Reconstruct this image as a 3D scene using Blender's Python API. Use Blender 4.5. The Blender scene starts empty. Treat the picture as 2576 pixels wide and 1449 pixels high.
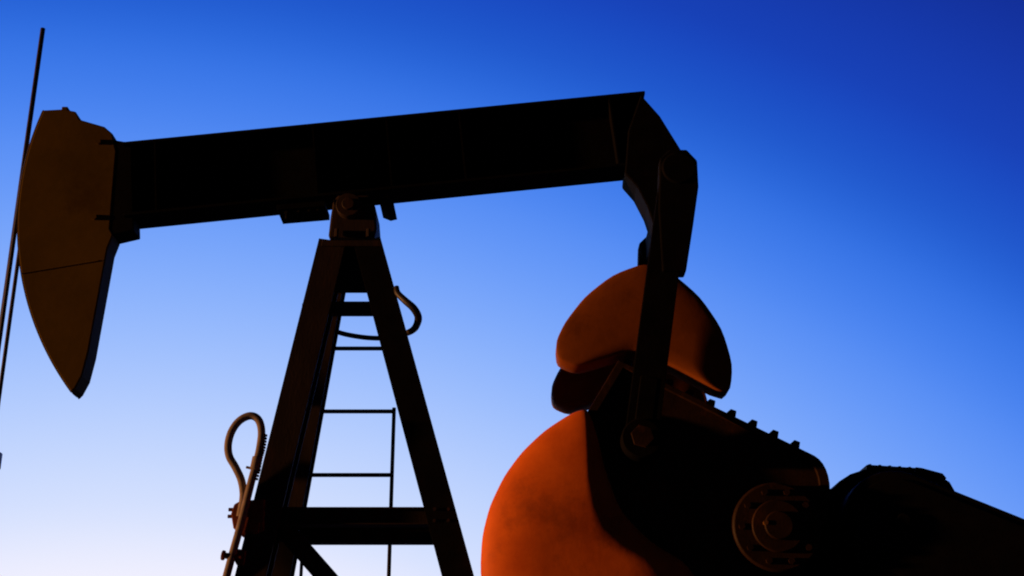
import bpy, bmesh, math, random
from mathutils import Vector, Matrix
random.seed(7)
R = math.radians
scene = bpy.context.scene
col = scene.collection

# ---------------------------------------------------------------- camera
D, H, PITCH, F = 11.9, 1.6, R(20.05), 3300.0        # distance, eye height, tilt, focal length in px of a 2576 px wide frame
cam_d = bpy.data.cameras.new('camera')
cam = bpy.data.objects.new('camera', cam_d); col.objects.link(cam)
cam.location = (0, -D, H)
cam.rotation_euler = (R(90) + PITCH, 0, 0)
cam_d.sensor_width = 36.0
cam_d.lens = F / 2576 * 36
cam_d.clip_start = 0.05; cam_d.clip_end = 20000
cam_d.dof.use_dof = True
cam_d.dof.focus_distance = 12.6
cam_d.dof.aperture_fstop = 2.8
scene.camera = cam

# ---------------------------------------------------------------- sky and sun
SUN_AZ, SUN_EL = 8.0, 1.2      # degrees from -x towards the camera side, elevation
world = bpy.data.worlds.new('World'); scene.world = world
world.use_nodes = True
wn, wl = world.node_tree.nodes, world.node_tree.links
wn.clear()
def wnode(t, **k):
    n = wn.new(t)
    for a, b in k.items(): setattr(n, a, b)
    return n
out = wnode('ShaderNodeOutputWorld')
tc = wnode('ShaderNodeTexCoord')
nrm = wnode('ShaderNodeVectorMath', operation='NORMALIZE')
wl.new(tc.outputs['Generated'], nrm.inputs[0])
dot = wnode('ShaderNodeVectorMath', operation='DOT_PRODUCT')
ga, ge = R(-15), R(-29)          # the dusk glow sits below the horizon, ahead and to the left
dot.inputs[1].default_value = (math.sin(ga) * math.cos(ge), math.cos(ga) * math.cos(ge), math.sin(ge))
wl.new(nrm.outputs[0], dot.inputs[0])
ac = wnode('ShaderNodeMath', operation='ARCCOSINE')
wl.new(dot.outputs['Value'], ac.inputs[0])
dv = wnode('ShaderNodeMath', operation='DIVIDE'); dv.inputs[1].default_value = math.pi
wl.new(ac.outputs[0], dv.inputs[0])
def lin(c):
    return tuple(((x / 255 / 12.92) if x / 255 <= .04045 else ((x / 255 + .055) / 1.055) ** 2.4) for x in c)
ramp = wnode('ShaderNodeValToRGB')
ramp.color_ramp.interpolation = 'B_SPLINE'
SKY = [(0, (240, 205, 190)), (28, (255, 240, 236)), (33, (255, 250, 252)), (36, (244, 241, 255)), (39, (214, 226, 254)), (44, (172, 200, 254)), (49, (128, 172, 252)),
       (54, (84, 141, 246)), (58, (49, 114, 230)), (61, (27, 86, 203)), (64.5, (21, 64, 188)), (72, (12, 33, 134)), (82, (8, 16, 80)), (100, (4, 8, 40)), (130, (2, 3, 14))]
els = ramp.color_ramp.elements
while len(els) > 1: els.remove(els[-1])
els[0].position = 0; els[0].color = (*lin(SKY[0][1]), 1)
for a, c in SKY[1:]:
    e = els.new(a / 180); e.color = (*lin(c), 1)
wl.new(dv.outputs[0], ramp.inputs[0])
bg1 = wnode('ShaderNodeBackground'); bg1.inputs[1].default_value = 1.0
wl.new(ramp.outputs[0], bg1.inputs[0])
sky = wnode('ShaderNodeTexSky', sky_type='NISHITA')
sky.sun_disc = False
sky.sun_elevation = R(SUN_EL)
sky.sun_rotation = R(270 - SUN_AZ)
bg2 = wnode('ShaderNodeBackground'); bg2.inputs[1].default_value = 0.004
wl.new(sky.outputs[0], bg2.inputs[0])
ad = wnode('ShaderNodeAddShader')
wl.new(bg1.outputs[0], ad.inputs[0]); wl.new(bg2.outputs[0], ad.inputs[1])
wl.new(ad.outputs[0], out.inputs[0])

sun_d = bpy.data.lights.new('sun', 'SUN')
sun = bpy.data.objects.new('sun', sun_d); col.objects.link(sun)
sun_d.energy = 3.5; sun_d.angle = R(1.5); sun_d.color = (1.0, 0.40, 0.12)
sp = Vector((-math.cos(R(SUN_AZ)) * math.cos(R(SUN_EL)), -math.sin(R(SUN_AZ)) * math.cos(R(SUN_EL)), math.sin(R(SUN_EL))))
sun.rotation_euler = sp.to_track_quat('Z', 'Y').to_euler()
sun.location = sp * 50
scene.view_settings.view_transform = 'Standard'
scene.view_settings.look = 'None'
scene.view_settings.exposure = 0; scene.view_settings.gamma = 1
scene.cycles.filter_width = 2.0

# ---------------------------------------------------------------- materials
def mat(name, c1, c2, rough=.6, spec=.2, metal=0.0, scale=6, bump=.15, rust=None, rust_amt=.5, streak=False):
    m = bpy.data.materials.new(name); m.use_nodes = True
    n, l = m.node_tree.nodes, m.node_tree.links
    b = n['Principled BSDF']
    b.inputs['Metallic'].default_value = metal
    b.inputs['Specular IOR Level'].default_value = spec
    t = n.new('ShaderNodeTexCoord')
    mp = n.new('ShaderNodeMapping'); l.new(t.outputs['Object'], mp.inputs[0])
    if streak: mp.inputs['Scale'].default_value = (1, 1, .3)
    nz = n.new('ShaderNodeTexNoise'); nz.inputs['Scale'].default_value = scale; nz.inputs['Detail'].default_value = 8
    nz.inputs['Roughness'].default_value = .65
    l.new(mp.outputs[0], nz.inputs['Vector'])
    cr = n.new('ShaderNodeValToRGB'); cr.color_ramp.elements[0].position = .35; cr.color_ramp.elements[1].position = .68
    cr.color_ramp.elements[0].color = (*c1, 1); cr.color_ramp.elements[1].color = (*c2, 1)
    l.new(nz.outputs[0], cr.inputs[0])
    last = cr.outputs[0]
    if rust:
        n2 = n.new('ShaderNodeTexNoise'); n2.inputs['Scale'].default_value = scale * .55; n2.inputs['Detail'].default_value = 10; n2.inputs['Roughness'].default_value = .7
        l.new(mp.outputs[0], n2.inputs['Vector'])
        r2 = n.new('ShaderNodeValToRGB'); r2.color_ramp.elements[0].position = .55; r2.color_ramp.elements[1].position = .66
        r2.color_ramp.elements[0].color = (0, 0, 0, 1); r2.color_ramp.elements[1].color = (rust_amt,) * 3 + (1,)
        l.new(n2.outputs[0], r2.inputs[0])
        mx = n.new('ShaderNodeMix'); mx.data_type = 'RGBA'
        l.new(r2.outputs[0], mx.inputs['Factor']); l.new(last, mx.inputs['A']); mx.inputs['B'].default_value = (*rust, 1)
        last = mx.outputs['Result']
    l.new(last, b.inputs['Base Color'])
    rr = n.new('ShaderNodeMapRange'); rr.inputs['To Min'].default_value = rough - .1; rr.inputs['To Max'].default_value = min(1, rough + .15)
    l.new(nz.outputs[0], rr.inputs['Value']); l.new(rr.outputs[0], b.inputs['Roughness'])
    nb = n.new('ShaderNodeTexNoise'); nb.inputs['Scale'].default_value = scale * 9; nb.inputs['Detail'].default_value = 4
    l.new(mp.outputs[0], nb.inputs['Vector'])
    bp = n.new('ShaderNodeBump'); bp.inputs['Strength'].default_value = bump; bp.inputs['Distance'].default_value = .01
    l.new(nb.outputs[0], bp.inputs['Height']); l.new(bp.outputs[0], b.inputs['Normal'])
    return m
M = {
 'beam':   mat('black_beam_paint', (.0030, .0030, .0036), (.006, .0055, .0055), .7, .03, rust=(.009, .006, .005), rust_amt=.5),
 'post':   mat('weathered_post_steel', (.018, .012, .010), (.032, .022, .017), .6, .15, rust=(.05, .022, .010), rust_amt=.7, streak=True),
 'head':   mat('dull_ochre_paint', (.095, .060, .005), (.135, .083, .008), .7, .06, scale=1.6, rust=(.06, .030, .004), rust_amt=.6, bump=.08),
 'weight': mat('orange_paint', (.58, .10, .005), (.86, .18, .012), .6, .2, scale=1.7, rust=(.30, .06, .010), rust_amt=.6, bump=.10),
 'shaded_weight': mat('shaded_orange_paint', (.20, .055, .006), (.32, .09, .010), .65, .12, scale=1.7, rust=(.12, .03, .008), rust_amt=.6, bump=.10),  # darker copy of the orange paint: dimmer light on the upper weight, put into colour
 'crank':  mat('dark_oily_crank_paint', (.016, .007, .003), (.032, .014, .005), .55, .15, rust=(.07, .025, .007), rust_amt=.6),
 'gear':   mat('black_gearbox_paint', (.003, .003, .004), (.006, .005, .005), .6, .12),
 'cable':  mat('brown_grey_cable', (.19, .16, .145), (.30, .26, .24), .6, .2, scale=20),
 'wire':   mat('greasy_wire_rope', (.010, .009, .010), (.03, .025, .025), .45, .4, scale=30),
 'rod':    mat('polished_steel_rod', (.03, .03, .035), (.06, .05, .05), .35, .5, metal=.3, scale=10),
 'rust':   mat('red_rusty_bracket', (.13, .028, .012), (.24, .055, .02), .7, .2, scale=12),
 'galv':   mat('pale_galvanised_steel', (.28, .27, .28), (.4, .39, .4), .5, .4, metal=.4),
 'brass':  mat('worn_brass_fitting', (.25, .12, .03), (.4, .2, .06), .4, .5, metal=.6, scale=12),
 'concrete': mat('concrete', (.22, .20, .18), (.34, .31, .28), .9, .2, scale=3),
 'dirt':   mat('dry_dirt', (.10, .075, .05), (.2, .15, .10), .95, .1, scale=.8, bump=.6),
}

# ---------------------------------------------------------------- helpers
cp, spn = math.cos(PITCH), math.sin(PITCH)
def at(u, v, y=0.0):
    """a point of the photograph (2576 px wide) at the depth y"""
    a, b = (u - 1288) / F, (724.5 - v) / F
    d = Vector((a, cp - b * spn, spn + b * cp))
    t = (y + D) / d.y
    return Vector((0, -D, H)) + d * t

class MB:
    def __init__(s): s.bm = bmesh.new()
    def add(s, verts, faces):
        vs = [s.bm.verts.new(v) for v in verts]
        for f in faces:
            try: s.bm.faces.new([vs[i] for i in f])
            except ValueError: pass
        return s
    def prism(s, pts, y0, y1):
        n = len(pts)
        v = [(p[0], y0, p[1]) for p in pts] + [(p[0], y1, p[1]) for p in pts]
        f = [list(range(n)), list(range(2 * n - 1, n - 1, -1))] + [[i, i + n, (i + 1) % n + n, (i + 1) % n] for i in range(n)]
        return s.add(v, f)
    def rings(s, rs, cap=True):
        n = len(rs[0]); v = [p for r in rs for p in r]; f = []
        for k in range(len(rs) - 1):
            for i in range(n):
                f.append([k * n + i, k * n + (i + 1) % n, (k + 1) * n + (i + 1) % n, (k + 1) * n + i])
        if cap: f += [list(range(n))[::-1], list(range((len(rs) - 1) * n, len(rs) * n))]
        return s.add(v, f)
    def bar(s, p, q, w, h, side=(0, 1, 0)):
        """rectangular bar from p to q, w along side, h across"""
        p, q = Vector(p), Vector(q); d = (q - p).normalized()
        a = Vector(side); a = (a - d * a.dot(d)).normalized(); b = d.cross(a)
        def ring(c): return [c + a * (w / 2) * i + b * (h / 2) * j for i, j in ((-1, -1), (1, -1), (1, 1), (-1, 1))]
        return s.rings([ring(p), ring(q)])
    def hbeam(s, p, q, depth, width, tf=.02, tw=.014, side=(0, 1, 0)):
        """rolled steel section: flanges face +-side, 'width' runs across"""
        p, q = Vector(p), Vector(q); d = (q - p).normalized()
        a = Vector(side); a = (a - d * a.dot(d)).normalized(); b = d.cross(a)
        hd, hw = depth / 2, width / 2
        o = [(-hd, -hw), (-hd, hw), (-hd + tf, hw), (-hd + tf, tw / 2), (hd - tf, tw / 2), (hd - tf, hw), (hd, hw), (hd, -hw), (hd - tf, -hw), (hd - tf, -tw / 2), (-hd + tf, -tw / 2), (-hd + tf, -hw)]
        return s.rings([[c + a * i + b * j for i, j in o] for c in (p, q)])
    def tube(s, pts, r, seg=12, closed=False):
        pts = [Vector(p) for p in pts]; rs = []; n = len(pts)
        ref = None
        for i, p in enumerate(pts):
            d = (pts[min(i + 1, n - 1)] - pts[max(i - 1, 0)]).normalized()
            if ref is None: ref = d.orthogonal().normalized()
            ref = (ref - d * ref.dot(d)).normalized(); b = d.cross(ref)
            rr = r[i] if isinstance(r, (list, tuple)) else r
            rs.append([p + (ref * math.cos(2 * math.pi * k / seg) + b * math.sin(2 * math.pi * k / seg)) * rr for k in range(seg)])
        return s.rings(rs)
    def cyl(s, p, q, r, seg=32, r2=None): return s.tube([p, q], [r, r if r2 is None else r2], seg)
    def build(s, name, m, parent=None, bevel=0.0, smooth=False, angle=35):
        bmesh.ops.recalc_face_normals(s.bm, faces=s.bm.faces)
        me = bpy.data.meshes.new(name); s.bm.to_mesh(me); s.bm.free()
        me.materials.append(M[m])
        if smooth:
            me.shade_smooth()
            if hasattr(me, 'set_sharp_from_angle'): me.set_sharp_from_angle(angle=R(angle))
        o = bpy.data.objects.new(name, me); col.objects.link(o)
        if parent: o.parent = parent
        if bevel:
            b = o.modifiers.new('bevel', 'BEVEL'); b.width = bevel; b.segments = 2; b.limit_method = 'ANGLE'; b.angle_limit = R(35)
        return o
def spline(pts, n=10):
    pts = [Vector(p) for p in pts]; P = [pts[0] * 2 - pts[1]] + pts + [pts[-1] * 2 - pts[-2]]; o = []
    for i in range(1, len(P) - 2):
        for k in range(n):
            t = k / n
            o.append(.5 * ((2 * P[i]) + (P[i + 1] - P[i - 1]) * t + (2 * P[i - 1] - 5 * P[i] + 4 * P[i + 1] - P[i + 2]) * t * t + (3 * P[i] - P[i - 1] - 3 * P[i + 1] + P[i + 2]) * t ** 3))
    return o + [pts[-1]]
def tag(o, label=None, cat=None, group=None, kind=None):
    for k, v in (('label', label), ('category', cat), ('group', group), ('kind', kind)):
        if v: o[k] = v
    return o
def thing(name, label, cat, group=None, loc=(0, 0, 0)):
    o = bpy.data.objects.new(name, None); col.objects.link(o); o.empty_display_size = .3
    return tag(o, label, cat, group)
def px(pts, y): return [(lambda w: (w.x, w.z))(at(u, v, y)) for u, v in pts]
def mirrored(o, parent):
    """the same part on the far side of the machine (own mesh, y turned round)"""
    me = o.data.copy()
    bm = bmesh.new(); bm.from_mesh(me)
    for v in bm.verts: v.co.y = -v.co.y
    bmesh.ops.reverse_faces(bm, faces=bm.faces); bm.to_mesh(me); bm.free()
    c = bpy.data.objects.new(o.name.split('.')[0], me); col.objects.link(c); c.parent = parent
    for md in o.modifiers:
        b = c.modifiers.new('bevel', 'BEVEL'); b.width = md.width; b.segments = md.segments; b.limit_method = 'ANGLE'; b.angle_limit = md.angle_limit
    for ch in list(o.children): mirrored(ch, c)
    return c

# ---------------------------------------------------------------- ground
g = MB(); N = 60; S = 6000
vs = []; fs = []
cs = [math.copysign(abs(i / N) ** 4 * S, i) for i in range(-N, N + 1)]
L = len(cs)
for j, y in enumerate(cs):
    for i, x in enumerate(cs):
        r = math.hypot(x, y)
        z = 0 if r < 16 else min(1, (r - 16) / 60) * .25 * (math.sin(x * .11) * math.cos(y * .13) + math.sin(x * .031 + y * .043)) - .1 * min(1, (r - 16) / 10)
        vs.append((x, y, z))
for j in range(L - 1):
    for i in range(L - 1): fs.append([j * L + i, j * L + i + 1, (j + 1) * L + i + 1, (j + 1) * L + i])
g.add(vs, fs); tag(g.build('ground', 'dirt'), kind='structure')

# ---------------------------------------------------------------- pump jack
pj = thing('pumpjack', 'black oil pumpjack with ochre horsehead, A-shaped steel post and orange counterweights', 'pumpjack')

# walking beam --------------------------------------------------------------
P = at(885, 490, 0)
a0, a1 = at(322, 468, 0), at(1632, 338, 0)
wb = MB(); wb.hbeam(a0, a1, .80, .36, .03, .02, side=(0, 0, 1)); wb = wb.build('walking_beam', 'beam', pj, .004)
dirb = (a1 - a0).normalized(); nb_ = Vector((-dirb.z, 0, dirb.x))
for k, f in enumerate((.06, .36, .5, .64, .93)):
    c = a0.lerp(a1, f); s_ = MB()
    for sy in (-1, 1):
        s_.bar(c - nb_ * .368 + Vector((0, sy * .094, 0)), c + nb_ * .368 + Vector((0, sy * .094, 0)), .165, .016)
    s_.build('stiffener_plate', 'beam', wb)
# things hung along the underside: bolts and clip plates
for u, v, ln, rr in ((722, 534, .075, .016), (752, 530, .03, .012), (778, 528, .03, .012), (800, 526, .03, .01)):
    b = MB(); q = at(u, v, -.14)
    b.cyl(q + Vector((0, 0, .06)), q - Vector((0, 0, ln)), rr, 8); b.cyl(q + Vector((0, 0, .0)), q - Vector((0, 0, .022)), rr * 1.9, 6)
    b.build('bolt', 'beam', wb)
b = MB(); b.prism(px([(700, 523), (820, 513), (820, 526), (700, 536)], -.1), -.18, .18); b.build('clip_plate', 'beam', wb, .003)
b = MB(); b.prism(px([(955, 500), (978, 497), (992, 516), (975, 520), (955, 512)], -.16), -.20, .20); b.build('clip_plate', 'beam', wb, .003)

# saddle and centre bearing ---------------------------------------------------
sb = MB()
sb.prism(px([(832, 545), (826, 598), (942, 602), (948, 575), (944, 520), (930, 492), (850, 492), (838, 510)], -.22), -.24, .24)
sb = sb.build('centre_bearing', 'post', pj, .02)
b = MB(); q = at(886, 548, 0); b.cyl(q + Vector((0, -.33, 0)), q + Vector((0, .33, 0)), .12, 40); b.cyl(q + Vector((0, -.36, 0)), q + Vector((0, .36, 0)), .06, 24)
b.build('bearing_shaft', 'post', sb, .006, True)
for u in (846, 926):
    for y in (-.27, .27):
        b = MB(); q = at(u, 596, y); b.cyl(q, q + Vector((0, 0, .08)), .022, 6); b.build('bolt', 'post', sb)
b = MB(); b.prism(px([(840, 508), (934, 500), (938, 514), (842, 520)], -.2), -.26, .26); b.build('saddle_plate', 'beam', sb, .004)

# samson post -------------------------------------------------------------------
sp_ = MB()
sp_.prism(px([(812, 607), (958, 607), (962, 622), (808, 622)], -.24), -.27, .27)
post = sp_.build('samson_post', 'post', pj, .005); tag(post, 'four-legged A-shaped weathered steel post, right legs coloured black as painted shade')
def ext(p, q, z=0.32):
    t = (z - p.z) / (q.z - p.z); return p + (q - p) * t
lw = .225
legs = {}
tl, bl = at(839, 618, -.14), at(637, 1449, -.55)
tr, br = at(927, 618, -.14), at(1152, 1449, -.55)
for sy in (-1, 1):
    for nm, p, q, w in (('l', tl, bl, .262), ('r', tr, br, .262)):
        p, q = Vector((p.x, -sy * p.y, p.z)) if sy == 1 else Vector(p), Vector((q.x, -sy * q.y, q.z)) if sy == 1 else Vector(q)
        q = ext(p, q)
        b = MB(); b.hbeam(p, q, .22, w, .018, .016); lg = b.build('leg', 'post' if nm == 'l' else 'beam', post, .003)  # right legs get the black beam colour to stand in for shade
        legs[(nm, sy)] = (p, q)
        f = MB(); c = q + Vector((0, 0, -.01)); f.add([c + Vector((sx * .22, sy2 * .2, z)) for z in (-.02, .02) for sx, sy2 in ((-1, -1), (1, -1), (1, 1), (-1, 1))],
              [[0, 1, 2, 3], [4, 5, 6, 7], [0, 1, 5, 4], [1, 2, 6, 5], [2, 3, 7, 6], [3, 0, 4, 7]]); f.build('foot_plate', 'post', lg)
def legpt(nm, sy, z):
    p, q = legs[(nm, sy)]; return ext(p, q, z)
zc = at(900, 1302, -.47).z
for sy in (-1, 1):
    p, q = legpt('l', sy, zc), legpt('r', sy, zc)
    b = MB(); b.hbeam(p + Vector((.04, 0, 0)), q - Vector((.04, 0, 0)), .15, .165, .012, .012, side=(0, 0, 1)); b.build('cross_member', 'post', post, .002)
    # gusset plate closing the top of the A, lower spacer plate
    zt, zg = at(880, 630, -.15).z, at(880, 735, sy * .22).z
    yy = sy * .225
    a, c = legpt('l', sy, zt), legpt('r', sy, zt); a2, c2 = legpt('l', sy, zg), legpt('r', sy, zg)
    b = MB(); b.add([Vector((pp.x, pp.y + dy, pp.z)) for dy in (-.008, .008) for pp in (a, c, c2, a2)],
        [[0, 1, 2, 3], [4, 5, 6, 7], [0, 1, 5, 4], [1, 2, 6, 5], [2, 3, 7, 6], [3, 0, 4, 7]]); b.build('gusset_plate', 'post', post)
    z1, z2 = at(900, 764, -.2).z, at(900, 795, -.2).z
    if sy == -1:
        p, q = legpt('l', sy, (z1 + z2) / 2), legpt('r', sy, (z1 + z2) / 2)
        b = MB(); b.bar(p, q, .10, z1 - z2 - .005); b.build('spacer_bar', 'post', post, .004)
for nm in 'lr':
    p, q = legpt(nm, -1, zc), legpt(nm, 1, zc)
    b = MB(); b.hbeam(p + Vector((0, .1, 0)), q - Vector((0, .1, 0)), .15, .13, .012, .012, side=(0, 0, 1)); b.build('cross_member', 'post', post, .002)
# braces running down from the left joint, near face and flanks
p = at(705, 1318, -.40); e = at(822, 1452, -.40); e2 = p + (e - p) * 3.1
b = MB(); b.bar(p, e2, .016, .16); b.bar(p + Vector((-.055, .06, -.055)), e2 + Vector((-.055, .06, -.055)), .12, .014); b.build('diagonal_brace', 'post', post, .003)
p = legpt('l', -1, zc - .05); q = legpt('l', 1, .6)
b = MB(); b.bar(p + Vector((.02, .1, 0)), q, .09, .09); b.build('diagonal_brace', 'post', post, .003)
for nm in 'lr':
    for sy in (-1, 1):
        c = legpt(nm, sy, zc) + Vector((0, sy * .108, 0))
        for dx in (-.06, .06):
            for dz in (-.05, .05): b = MB(); b.cyl(c + Vector((dx, 0, dz)), c + Vector((dx, sy * .022, dz)), .015, 6); b.build('bolt', 'post', post)
# small step on the outside of the left leg
c = legpt('l', -1, at(770, 785, -.2).z)
b = MB(); b.bar(c + Vector((-.128, 0, .05)), c + Vector((-.152, 0, -.42)), .16, .016); b.build('wear_plate', 'post', post, .003)

# ladder -------------------------------------------------------------------------
lad = MB()
yl = .50
rtop, rbot = at(990, 1022, yl), at(978, 1449, yl)
rx = rbot.x
lb = at(757, 1449, yl).x
lad.cyl((rx, yl, at(985, 1026, yl).z), (rx, yl, .1), .019, 12)
lad = lad.build('ladder', 'post', pj, 0, True)
b = MB(); b.cyl((lb, yl, at(785, 1100, yl).z), (lb, yl, .1), .016, 12); b.build('rail', 'post', lad, 0, True)
for v in (1035, 1195):
    z = at(900, v, yl).z; lx = lb - (.0 if v > 1040 else -.02)
    b = MB(); b.cyl((lx, yl, z), (rx, yl, z), .020, 12); b.build('rung', 'post', lad, 0, True)
dz = at(900, 1035, yl).z - at(900, 1195, yl).z
z = at(900, 1195, yl).z - dz
while z > .3:
    if abs(z - zc) > .12:
        b = MB(); b.cyl((lb, yl, z), (rx, yl, z), .020, 12)
        if z < at(900, 1449, yl).z: b.build('rung', 'post', lad, 0, True)
    z -= dz
z = at(900, 880, .3).z
a, c = legpt('l', 1, z), legpt('r', 1, z)
b = MB(); b.cyl((a.x, a.y, z), (c.x, c.y, z), .020, 12); b.build('rung', 'post', lad, 0, True)

# horsehead ------------------------------------------------------------------------
front = at(54, 600, 0); RAD = (Vector((front.x, front.z)) - Vector((P.x, P.z))).length
def angp(u, v, y):
    w = at(u, v, y); return math.atan2(w.z - P.z, w.x - P.x) % (2 * math.pi)
t0, t1 = angp(122, 280, -.13), angp(172, 990, -.13)
def arc(rad, n=28): return [(P.x + rad * math.cos(t0 + (t1 - t0) * i / n), P.z + rad * math.sin(t0 + (t1 - t0) * i / n)) for i in range(n + 1)]
back = px([(188, 978), (206, 945), (222, 885), (270, 625), (284, 590), (276, 575), (292, 380), (282, 335), (262, 318), (200, 300), (190, 280), (160, 274)], -.13)
hh = MB(); hh.prism(arc(RAD - .008) + back, -.13, .13)
hh = hh.build('horsehead', 'head', pj, .012)
# curved wear face with two rope grooves, side ribs, hinge pins
b = MB(); prof = [(-.126, .0), (-.126, .03), (-.11, .03), (-.11, .024), (-.06, .024), (-.06, .03), (.06, .03), (.06, .024), (.11, .024), (.11, .03), (.126, .03), (.126, .0)]
rs = []
for i in range(41):
    t = t0 + (t1 - t0) * i / 40
    rs.append([(P.x + (RAD - .03 + dr) * math.cos(t), y, P.z + (RAD - .03 + dr) * math.sin(t)) for y, dr in prof])
b.rings(rs); b.build('curved_face_plate', 'head', hh)
q = at(170, 285, 0); b = MB()
b.bar(Vector((q.x, -.1, q.z)), Vector((q.x, .1, q.z)), .06, .05, side=(1, 0, 0)); b.build('rope_anchor', 'head', hh, .008)
for (ua, va), (ub_, vb) in (((66, 700), (258, 668)),):      # weld seams across the cheek plate
    for sy in (-1, 1):
        p, q = at(ua, va, 0), at(ub_, vb, 0); b = MB(); b.tube([(p.x, sy * .131, p.z), (q.x, sy * .131, q.z)], .007, 8); b.build('weld_seam', 'head', hh)
for u, v in ((262, 372), (252, 560)):
    for sy in (-1, 1):
        q = at(u, v, 0); b = MB(); b.cyl((q.x - .02, sy * .128, q.z), (q.x - .02, sy * .15, q.z), .03, 6); b.build('hinge_bolt', 'head', hh)
b = MB(); b.prism(px([(280, 350), (330, 358), (336, 578), (276, 592)], -.13), -.125, .125); b.build('mounting_bracket', 'beam', hh, .01)

# bridle -------------------------------------------------------------------------------
zbar = at(0, 1120, 0).z
br_ = MB()
q = at(-38, 1120, 0)
fx = P.x - RAD - .012
br_.bar((fx - .02, -.16, zbar - .12), (fx - .02, .16, zbar - .12), .22, .16, side=(1, 0, 0))
bridle = br_.build('carrier_bar', 'galv', pj, .015); bridle['label'] = 'pale carrier bar hanging below the horsehead'
for sy in (-1, 1):
    pts = [Vector((P.x + (RAD + .004) * math.cos(t), sy * .085, P.z + (RAD + .004) * math.sin(t))) for t in [t0 + (math.pi - t0) * i / 16 for i in range(17)]]
    pts += [Vector((P.x - RAD - .004, sy * .085, P.z - k * .3)) for k in range(1, 3)] + [Vector((P.x - RAD - .004, sy * .085, zbar - .05))]
    b = MB(); b.tube(pts, .019, 12); b.build('bridle_cable', 'wire', pj, 0, True)
    b = MB(); b.cyl((P.x - RAD - .004, sy * .085, zbar - .04), (P.x - RAD - .004, sy * .085, zbar + .22), .032, 16); b.build('rope_socket', 'wire', bridle, 0, True)

rod = MB(); xr = P.x - RAD - .045
rod.cyl((xr, 0, at(120, 72, 0).z), (xr, 0, .9), .024, 16)
rod = rod.build('polished_rod', 'rod', None, 0, True)
tag(rod, 'tall thin dark rod standing upright in front of the horsehead', 'polished rod')
b = MB(); b.cyl((xr, 0, zbar - .04), (xr, 0, zbar + .12), .06, 16); b.build('rod_clamp', 'rod', rod, .005, True)

# tail: equalizer bearing, equalizer, pitman arms ------------------------------------------
tb = MB(); tb.prism(px([(1572, 436), (1580, 330), (1612, 238), (1660, 292), (1732, 408), (1742, 445), (1730, 520), (1700, 610), (1655, 600), (1628, 520), (1602, 470)], -.18), -.19, .19)
tb = tb.build('tail_bearing', 'beam', pj, .015)
yP = 1.03
EQ = at(1674, 545, 0)
b = MB(); b.bar(Vector((EQ.x, -yP - .08, EQ.z)), Vector((EQ.x, yP + .08, EQ.z)), .22, .26, side=(1, 0, 0)); eq = b.build('equalizer_bar', 'beam', pj, .02)
for sy in (-1, 1):
    b = MB(); b.cyl((EQ.x, sy * (yP - .14), EQ.z), (EQ.x, sy * (yP + .1), EQ.z), .16, 32); b.build('end_block', 'beam', eq, .02, True)
PT = Vector((EQ.x - .02, 0, EQ.z))
HUB = at(1950, 1330, -.82); WR = at(1612, 1108, -yP)

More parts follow.
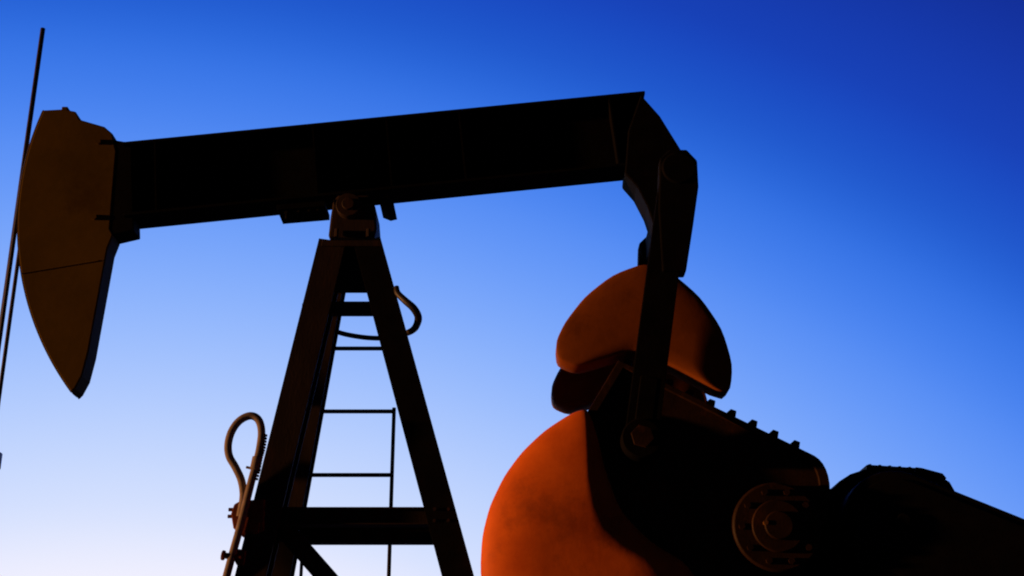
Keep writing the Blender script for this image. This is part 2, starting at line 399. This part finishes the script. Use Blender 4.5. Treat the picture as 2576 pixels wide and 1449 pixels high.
def crank_side():
    sy = -1
    # pitman
    p, q = Vector((PT.x, -yP, PT.z)), Vector((WR.x, -yP, WR.z))
    b = MB(); b.hbeam(p, q, .14, .28, .014, .016); pit = b.build('pitman_arm', 'beam', pj, .003)
    b = MB(); b.prism([(EQ.x + dx, EQ.z + dz) for dx, dz in ((-.17, .10), (-.08, .19), (.08, .19), (.17, .08), (.17, -.18), (.105, -.55), (.02, -1.0), (-.19, -1.0), (-.20, -.4))], -yP - .085, -yP + .085); b.build('pitman_head', 'beam', pit, .015)
    b = MB(); d = (q - p).normalized(); b.bar(q - d * .55, q - d * .12, .15, .16); b.cyl(q + Vector((0, -.10, 0)), q + Vector((0, .10, 0)), .17, 40)
    b.build('wrist_bearing', 'beam', pit, .012, True)
    b = MB(); b.cyl(q + Vector((0, -.15, 0)), q + Vector((0, .3, 0)), .07, 24); b.cyl(q + Vector((0, -.17, 0)), q + Vector((0, -.14, 0)), .10, 6); b.build('wrist_pin', 'crank', pit, .004)
    # crank: round hub end, parallel flanks, square outer end
    th = math.atan2(WR.z - HUB.z, WR.x - HUB.x) + R(1)
    h2 = Vector((HUB.x, HUB.z)); dt = Vector((math.cos(th), math.sin(th))); dn = Vector((dt.y, -dt.x))      # dn: upper side
    RH = .725; LEN = 1.86
    pts = [h2 + dt * LEN - dn * .60, h2 + dt * LEN + dn * .60]
    for i in range(25):
        a = math.pi * i / 24
        pts.append(h2 + dn * RH * math.cos(a) - dt * .36 * math.sin(a))
    b = MB(); b.prism([(p.x, p.y) for p in pts], -.80, -.58); crank = b.build('crank_arm', 'crank', pj, .015)
    # rim flange round the crank
    ins = [h2 + (p - h2) * 1.0 for p in pts]
    b = MB(); n = len(pts); c = h2 + dt * .7
    o1 = [(p.x, p.y) for p in pts]; o2 = [(lambda v: (v.x, v.y))(p + (c - p).normalized() * .085) for p in pts]
    v = [(x, -.805, z) for x, z in o1] + [(x, -.805, z) for x, z in o2] + [(x, -.85, z) for x, z in o1] + [(x, -.85, z) for x, z in o2]
    f = []
    for i in range(n):
        j = (i + 1) % n
        f += [[i, j, n + j, n + i], [2 * n + i, 2 * n + j, 3 * n + j, 3 * n + i], [i, j, 2 * n + j, 2 * n + i], [n + i, n + j, 3 * n + j, 3 * n + i]]
    b.add(v, f); b.build('rim_flange', 'crank', crank, .006)
    # toothed adjusting racks along both flanks
    for s in (1, -1):
        b = MB(); t = .12
        w0 = lambda t: RH - (RH - .60) * max(0, t) / LEN
        while t < 1.72:
            for (ta, tb_) in ((t, t + .12),):
                q = [h2 + dt * ta + dn * s * (w0(ta) - .03), h2 + dt * tb_ + dn * s * (w0(tb_) - .03), h2 + dt * (tb_ - .035) + dn * s * (w0(tb_) + .07), h2 + dt * (ta + .035) + dn * s * (w0(ta) + .07)]
                b.prism([(k.x, k.y) for k in q], -.79, -.60)
            t += .20
        b.build('toothed_rack', 'crank', crank, .004)
    # hub boss, shaft end, ring of nuts
    b = MB(); b.cyl((HUB.x, -.80, HUB.z), (HUB.x, -.93, HUB.z), .375, 48); b.build('hub_boss', 'crank', crank, .02, True)
    b = MB(); b.cyl((HUB.x, -.93, HUB.z), (HUB.x, -.97, HUB.z), .22, 40); b.cyl((HUB.x, -.97, HUB.z), (HUB.x, -1.0, HUB.z), .12, 32); b.build('shaft_end', 'crank', crank, .01, True)
    for k in range(10):
        b = MB(); a = 2 * math.pi * k / 10; c = Vector((HUB.x + .30 * math.cos(a), -.925, HUB.z + .30 * math.sin(a)))
        b.cyl(c, c + Vector((0, -.035, 0)), .028, 6); b.build('hub_nut', 'crank', crank)
    b = MB(); a = HUB + Vector((-.11, 0, .02)); b.cyl((a.x, -.97, a.z), (a.x, -1.01, a.z), .02, 12); b.build('grease_nipple', 'brass', crank, 0, True)
    for k in range(3):
        t = .75 + k * .33
        if abs(t - (Vector((WR.x, WR.z)) - h2).length) < .15: continue
        b = MB(); c = h2 + dt * t; b.cyl((c.x, -.80, c.y), (c.x, -.83, c.y), .11, 32); b.build('pin_hole_bush', 'crank', crank, .008, True)
    # counterweights
    def weight(poly, peak, ctr, m_='weight'):
        y0 = -.80
        P2 = [Vector(p) for p in px(poly, -.82)]; c = Vector(px([ctr], -.82)[0])
        # refine the outline
        Q = []
        for i, p in enumerate(P2):
            q = P2[(i + 1) % len(P2)]
            for k in range(4): Q.append(p.lerp(q, k / 4))
        for _ in range(2): Q = [Q[i - 1] * .2 + Q[i] * .6 + Q[(i + 1) % len(Q)] * .2 for i in range(len(Q))]
        rs = [[(p.x, -.56, p.y) for p in [c + (p - c) * .97 for p in Q]], [(p.x, -.60, p.y) for p in Q], [(p.x, -.855, p.y) for p in Q]]
        m = 9 + 0
        for k in range(1, m + 1):
            a = k / m * math.pi / 2
            s = 1 - .62 * (1 - math.cos(a)); yy = -.855 - peak * math.sin(a)
            rs.append([(p.x, yy, p.y) for p in [c + (p - c) * s for p in Q]])
        b = MB(); b.rings(rs); w = b.build('counterweight', m_, crank, 0, True, 60)
        return w, c
    w, c = weight([(1720, 1415), (1640, 1370), (1560, 1290), (1520, 1180), (1500, 1090), (1478, 1030), (1440, 1040), (1370, 1085), (1312, 1140), (1268, 1200), (1232, 1275), (1213, 1350), (1208, 1440), (1224, 1560), (1268, 1680), (1340, 1790), (1450, 1800), (1560, 1740), (1690, 1640), (1750, 1560), (1760, 1470)], .19, (1470, 1420))
    w['label'] = 'orange counterweight bolted under the crank'
    w2, c2 = weight([(1835, 1000), (1700, 925), (1600, 880), (1520, 905), (1450, 925), (1402, 905), (1398, 862), (1420, 815), (1470, 750), (1540, 695), (1620, 665), (1690, 690), (1760, 750), (1815, 830), (1842, 920)], .03, (1620, 820), 'shaded_weight')
    w2['label'] = 'orange counterweight bolted above the crank, coloured darker as painted shade'
    # T-bolts holding each weight
    for (u, v), ww in (((1560, 1345), w), ((1660, 1440), w)):
        q = at(u, v, -.9); b = MB(); yb = -.93 if ww is w else -.885; b.cyl((q.x, -.84, q.z), (q.x, yb, q.z), .075, 24); b.cyl((q.x, yb, q.z), (q.x, yb - .03, q.z), .05, 6); b.build('clamp_bolt', 'crank', ww)
    return pit, crank
pit, crank = crank_side()
mirrored(pit, pj); mirrored(crank, pj)
b = MB(); b.cyl((HUB.x, -.58, HUB.z), (HUB.x, .58, HUB.z), .17, 40); b.build('crankshaft', 'crank', pj, 0, True)

# gear reducer ------------------------------------------------------------------------------
yg = -.42
gr = MB(); gr.prism(px([(1800, 1300), (1850, 1262), (1920, 1245), (1985, 1240), (2005, 1230), (2040, 1224), (2075, 1226), (2095, 1230), (2112, 1210), (2140, 1192), (2180, 1179),
    (2240, 1181), (2300, 1185), (2376, 1203), (2390, 1212), (2440, 1300), (2440, 1620), (1780, 1620), (1760, 1450)], yg), -.42, .42)
gr = gr.build('gear_reducer', 'gear', pj, .012)
b = MB(); b.prism(px([(2178, 1171), (2300, 1179), (2300, 1186), (2178, 1182)], yg), -.46, .46); b.build('top_cover', 'gear', gr, .004)
b = MB(); b.prism(px([(2302, 1176), (2318, 1178), (2370, 1192), (2380, 1204), (2374, 1209), (2302, 1188)], yg), -.44, .44); b.build('inspection_lid', 'gear', gr, .004)
q = at(2040, 1330, yg); b = MB(); b.cyl((q.x, -.50, q.z), (q.x, .50, q.z), .30, 40); b.cyl((q.x, -.53, q.z), (q.x, .53, q.z), .16, 32); b.build('shaft_cover', 'gear', gr, .01, True)
q = at(2240, 1330, yg); b = MB(); b.cyl((q.x, -.50, q.z), (q.x, .50, q.z), .24, 40); b.cyl((q.x, -.85, q.z), (q.x, .53, q.z), .06, 24); b.build('shaft_cover', 'gear', gr, .01, True)
b = MB()
for k in range(9):
    q = at(1830 + k * 72, 1440, yg); b.cyl((q.x, -.425, q.z), (q.x, -.47, q.z), .022, 6)
b.bar(at(1775, 1452, yg), at(2440, 1452, yg), .05, .06); b.build('split_flange', 'gear', gr, .002)
for k in range(5):
    q = at(2190 + k * 25, 1171 + k * 1.7, yg)
    b = MB(); b.cyl((q.x, -.40, q.z - .01), (q.x, -.40, q.z + .015), .014, 6); b.build('cover_bolt', 'gear', gr)
# belt guard sloping down to the motor
c1, c2 = at(2250, 1330, -.66), at(3000, 1600, -.66)
up = at(2376, 1204, -.66)
def stadium(c1, r1, c2, r2, n=16):
    d = Vector((c2.x - c1.x, c2.z - c1.z)); a0 = math.atan2(d.y, d.x); o = []
    for i in range(n + 1): a = a0 + math.pi / 2 + math.pi * i / n; o.append((c1.x + r1 * math.cos(a), c1.z + r1 * math.sin(a)))
    for i in range(n + 1): a = a0 - math.pi / 2 + math.pi * i / n; o.append((c2.x + r2 * math.cos(a), c2.z + r2 * math.sin(a)))
    return o
b = MB(); b.prism(stadium(c1, .475, c2, .36), -.80, -.54); bgd = b.build('belt_guard', 'gear', pj, .015)
b = MB(); b.prism(stadium(c1, .40, c2, .29), -.815, -.80); b.build('guard_panel', 'gear', bgd, .004)
# motor, pedestal, skid: all below the frame
mo = MB(); z0 = c2.z
mo.cyl((c2.x, -.45, z0), (c2.x, .45, z0), .26, 40)
for k in range(16):
    a = 2 * math.pi * k / 16; mo.bar((c2.x + .27 * math.cos(a), -.38, z0 + .27 * math.sin(a)), (c2.x + .27 * math.cos(a), .38, z0 + .27 * math.sin(a)), .012, .05, side=(-math.sin(a), 0, math.cos(a)))
mo.cyl((c2.x, -.6, z0), (c2.x, -.44, z0), .04, 20)
mo = mo.build('motor', 'gear', pj, .004)
b = MB(); b.bar((c2.x - .22, -.3, z0 - .3), (c2.x - .22, .3, z0 - .3), .16, .08, side=(1, 0, 0)); b.bar((c2.x + .22, -.3, z0 - .3), (c2.x + .22, .3, z0 - .3), .16, .08, side=(1, 0, 0)); b.build('motor_foot', 'gear', mo, .004)
gx0, gx1 = at(1790, 1620, yg).x, at(2440, 1620, yg).x; gz = at(2000, 1620, yg).z
for y in (-.36, .36):
    for x in (gx0 + .1, gx1 - .1): b = MB(); b.hbeam((x, y, .32), (x, y, gz), .2, .2); b.build('pedestal_leg', 'post', pj)
    for x in (c2.x - .25, c2.x + .25): b = MB(); b.hbeam((x, y, .32), (x, y, z0 - .3), .14, .14); b.build('motor_stand', 'post', pj)
    b = MB(); b.hbeam((legs[('l', -1)][1].x - .8, y * 1.6, .2), (c2.x + .8, y * 1.6, .2), .24, .22, side=(0, 0, 1)); b.build('skid_rail', 'post', pj, .004)
for x in (legs[('l', -1)][1].x, (gx0 - .9), gx0, gx1, c2.x, legs[('r', -1)][1].x):
    b = MB(); b.bar((x, -1.5, .195), (x, 1.5, .195), .2, .15, side=(0, 0, 1)); b.build('skid_cross_rail', 'post', pj, .004)


slab = MB(); x0, x1 = legs[('l', -1)][1].x - 1.1, c2.x + 1.2
slab.add([(x, y, z) for z in (-.25, .075) for x, y in ((x0, -1.9), (x1, -1.9), (x1, 1.9), (x0, 1.9))], [[0, 1, 2, 3], [4, 5, 6, 7], [0, 1, 5, 4], [1, 2, 6, 5], [2, 3, 7, 6], [3, 0, 4, 7]])
tag(slab.build('concrete_pad', 'concrete', None, .02), kind='structure')

# wellhead under the rod -------------------------------------------------------------------------
wh = thing('wellhead', 'low steel wellhead with a side valve under the tall rod', 'wellhead')
b = MB()
for z0_, z1_, r in ((-.1, .3, .16), (.3, .36, .26), (.36, .42, .26), (.42, .75, .11), (.75, .80, .17), (.80, .98, .075), (.98, 1.04, .06)): b.cyl((xr, 0, z0_), (xr, 0, z1_), r, 32)
b.build('casing_body', 'rust', wh, .005, True)
b = MB(); b.cyl((xr, 0, .6), (xr + .5, 0, .6), .05, 20); b.cyl((xr + .3, 0, .52), (xr + .3, 0, .68), .09, 20); b.build('flow_line', 'rust', wh, .004, True)
b = MB(); b.tube([(xr + .3 + .12 * math.cos(a), .12 * math.sin(a), .86) for a in [2 * math.pi * k / 24 for k in range(25)]], .012, 8); b.cyl((xr + .3, 0, .68), (xr + .3, 0, .86), .015, 10); b.bar((xr + .18, 0, .86), (xr + .42, 0, .86), .015, .015); b.build('valve_wheel', 'rust', wh, 0, True)

# looped cable strapped to the left leg -------------------------------------------------------------
yc = -.66
cb = thing('looped_cable', 'thick brown cable ending in an upright loop, strapped beside the left leg', 'cable')
b = MB()
loop = spline([at(u, v, yc + dy) for u, v, dy in ((604, 1300, .05), (611, 1262, .05), (612, 1235, .05), (606, 1205, .04), (592, 1175, .03), (577, 1148, .02), (574, 1118, .01), (583, 1085, 0), (603, 1058, 0), (630, 1046, 0),
    (650, 1056, 0), (658, 1085, 0), (654, 1125, 0), (645, 1165, 0), (634, 1205, 0), (624, 1245, 0), (613, 1290, 0), (600, 1340, 0), (586, 1390, 0), (570, 1449, 0), (548, 1530, 0), (520, 1640, 0))], 6)
loop += [loop[-1] + (loop[-1] - loop[-2]).normalized() * 1.4]
b.tube(loop, .034, 14); b.build('cable_strand', 'cable', cb, 0, True)
def sleeve(u0, v0, u1, v1, r, name, m='cable'):
    b = MB(); b.cyl(at(u0, v0, yc), at(u1, v1, yc), r, 16); return b.build(name, m, cb, .004, True)
sleeve(648, 1150, 641, 1182, .045, 'ferrule')
b = MB()
q = at(641, 1178, yc); b.cyl(q + Vector((-.075, 0, .01)), q + Vector((.05, 0, -.02)), .012, 10); b.build('ferrule_wire_tail', 'cable', cb, 0, True)
# ribbed lay of the right side of the loop down to the ferrule
b = MB()
pts = spline([at(u, v, yc) for u, v in ((662, 1095), (658, 1125), (651, 1150), (645, 1180), (637, 1212))], 8)
for i in range(0, len(pts) - 1, 2):
    p = pts[i]; d = (pts[i + 1] - p).normalized(); b.cyl(p - d * .007 + Vector((.004, 0, 0)), p + d * .007 + Vector((.004, 0, 0)), .033, 12)
b.build('ribbed_wrap', 'wire', cb, 0, True)
# upper bracket
b = MB()
b.prism(px([(586, 1266), (600, 1258), (664, 1252), (662, 1334), (640, 1344), (600, 1342), (584, 1326), (578, 1290)], yc), yc + .04, yc + .24)
ub = b.build('upper_bracket', 'rust', cb, .012)
for u, v in ((584, 1282), (582, 1299)):
    b = MB(); q = at(u, v, yc + .06); b.cyl(q + Vector((-.03, 0, 0)), q + Vector((.05, 0, 0)), .016, 8); b.build('bracket_bolt', 'rust', ub)
b = MB(); b.prism(px([(622, 1318), (652, 1312), (650, 1338), (624, 1336)], yc), yc + .0, yc + .06); b.build('red_tab', 'rust', ub, .004)
# lower clamp: eye round the cable and a stub to the leg
b = MB(); q = at(583, 1400, yc)
b.cyl(q + Vector((-.075, 0, .01)), q + Vector((.085, 0, -.01)), .026, 12); b.cyl(q + Vector((-.085, 0, .012)), q + Vector((-.06, 0, .008)), .042, 14)
lc = b.build('lower_clamp', 'rust', cb, .004, True)
b = MB(); b.prism(px([(596, 1382), (622, 1386), (616, 1426), (598, 1424), (590, 1408)], yc + .05), yc + .0, yc + .16); b.build('clamp_block', 'rust', lc, .01)

# slack loop of hose hooked round the top of the post ---------------------------------------------------
b = MB()
hz = spline([at(u, v, y) for u, v, y in ((997, 722, -.36), (1001, 738, -.38), (1020, 757, -.42), (1040, 775, -.42), (1052, 797, -.36), (1048, 818, -.2), (1036, 832, 0), (1010, 842, .18),
     (970, 850, .40), (930, 850, .46), (890, 845, .46), (858, 838, .42), (830, 828, .34))], 8)
n = len(hz)
b.tube(hz, [.025 + .011 * math.sin(math.pi * min(1, i / (n - 1) * 1.6)) for i in range(n)], 12)
hose = b.build('slack_hose', 'wire', None, 0, True)
tag(hose, 'thin black hose bulging out past the right side of the post top', 'hose')
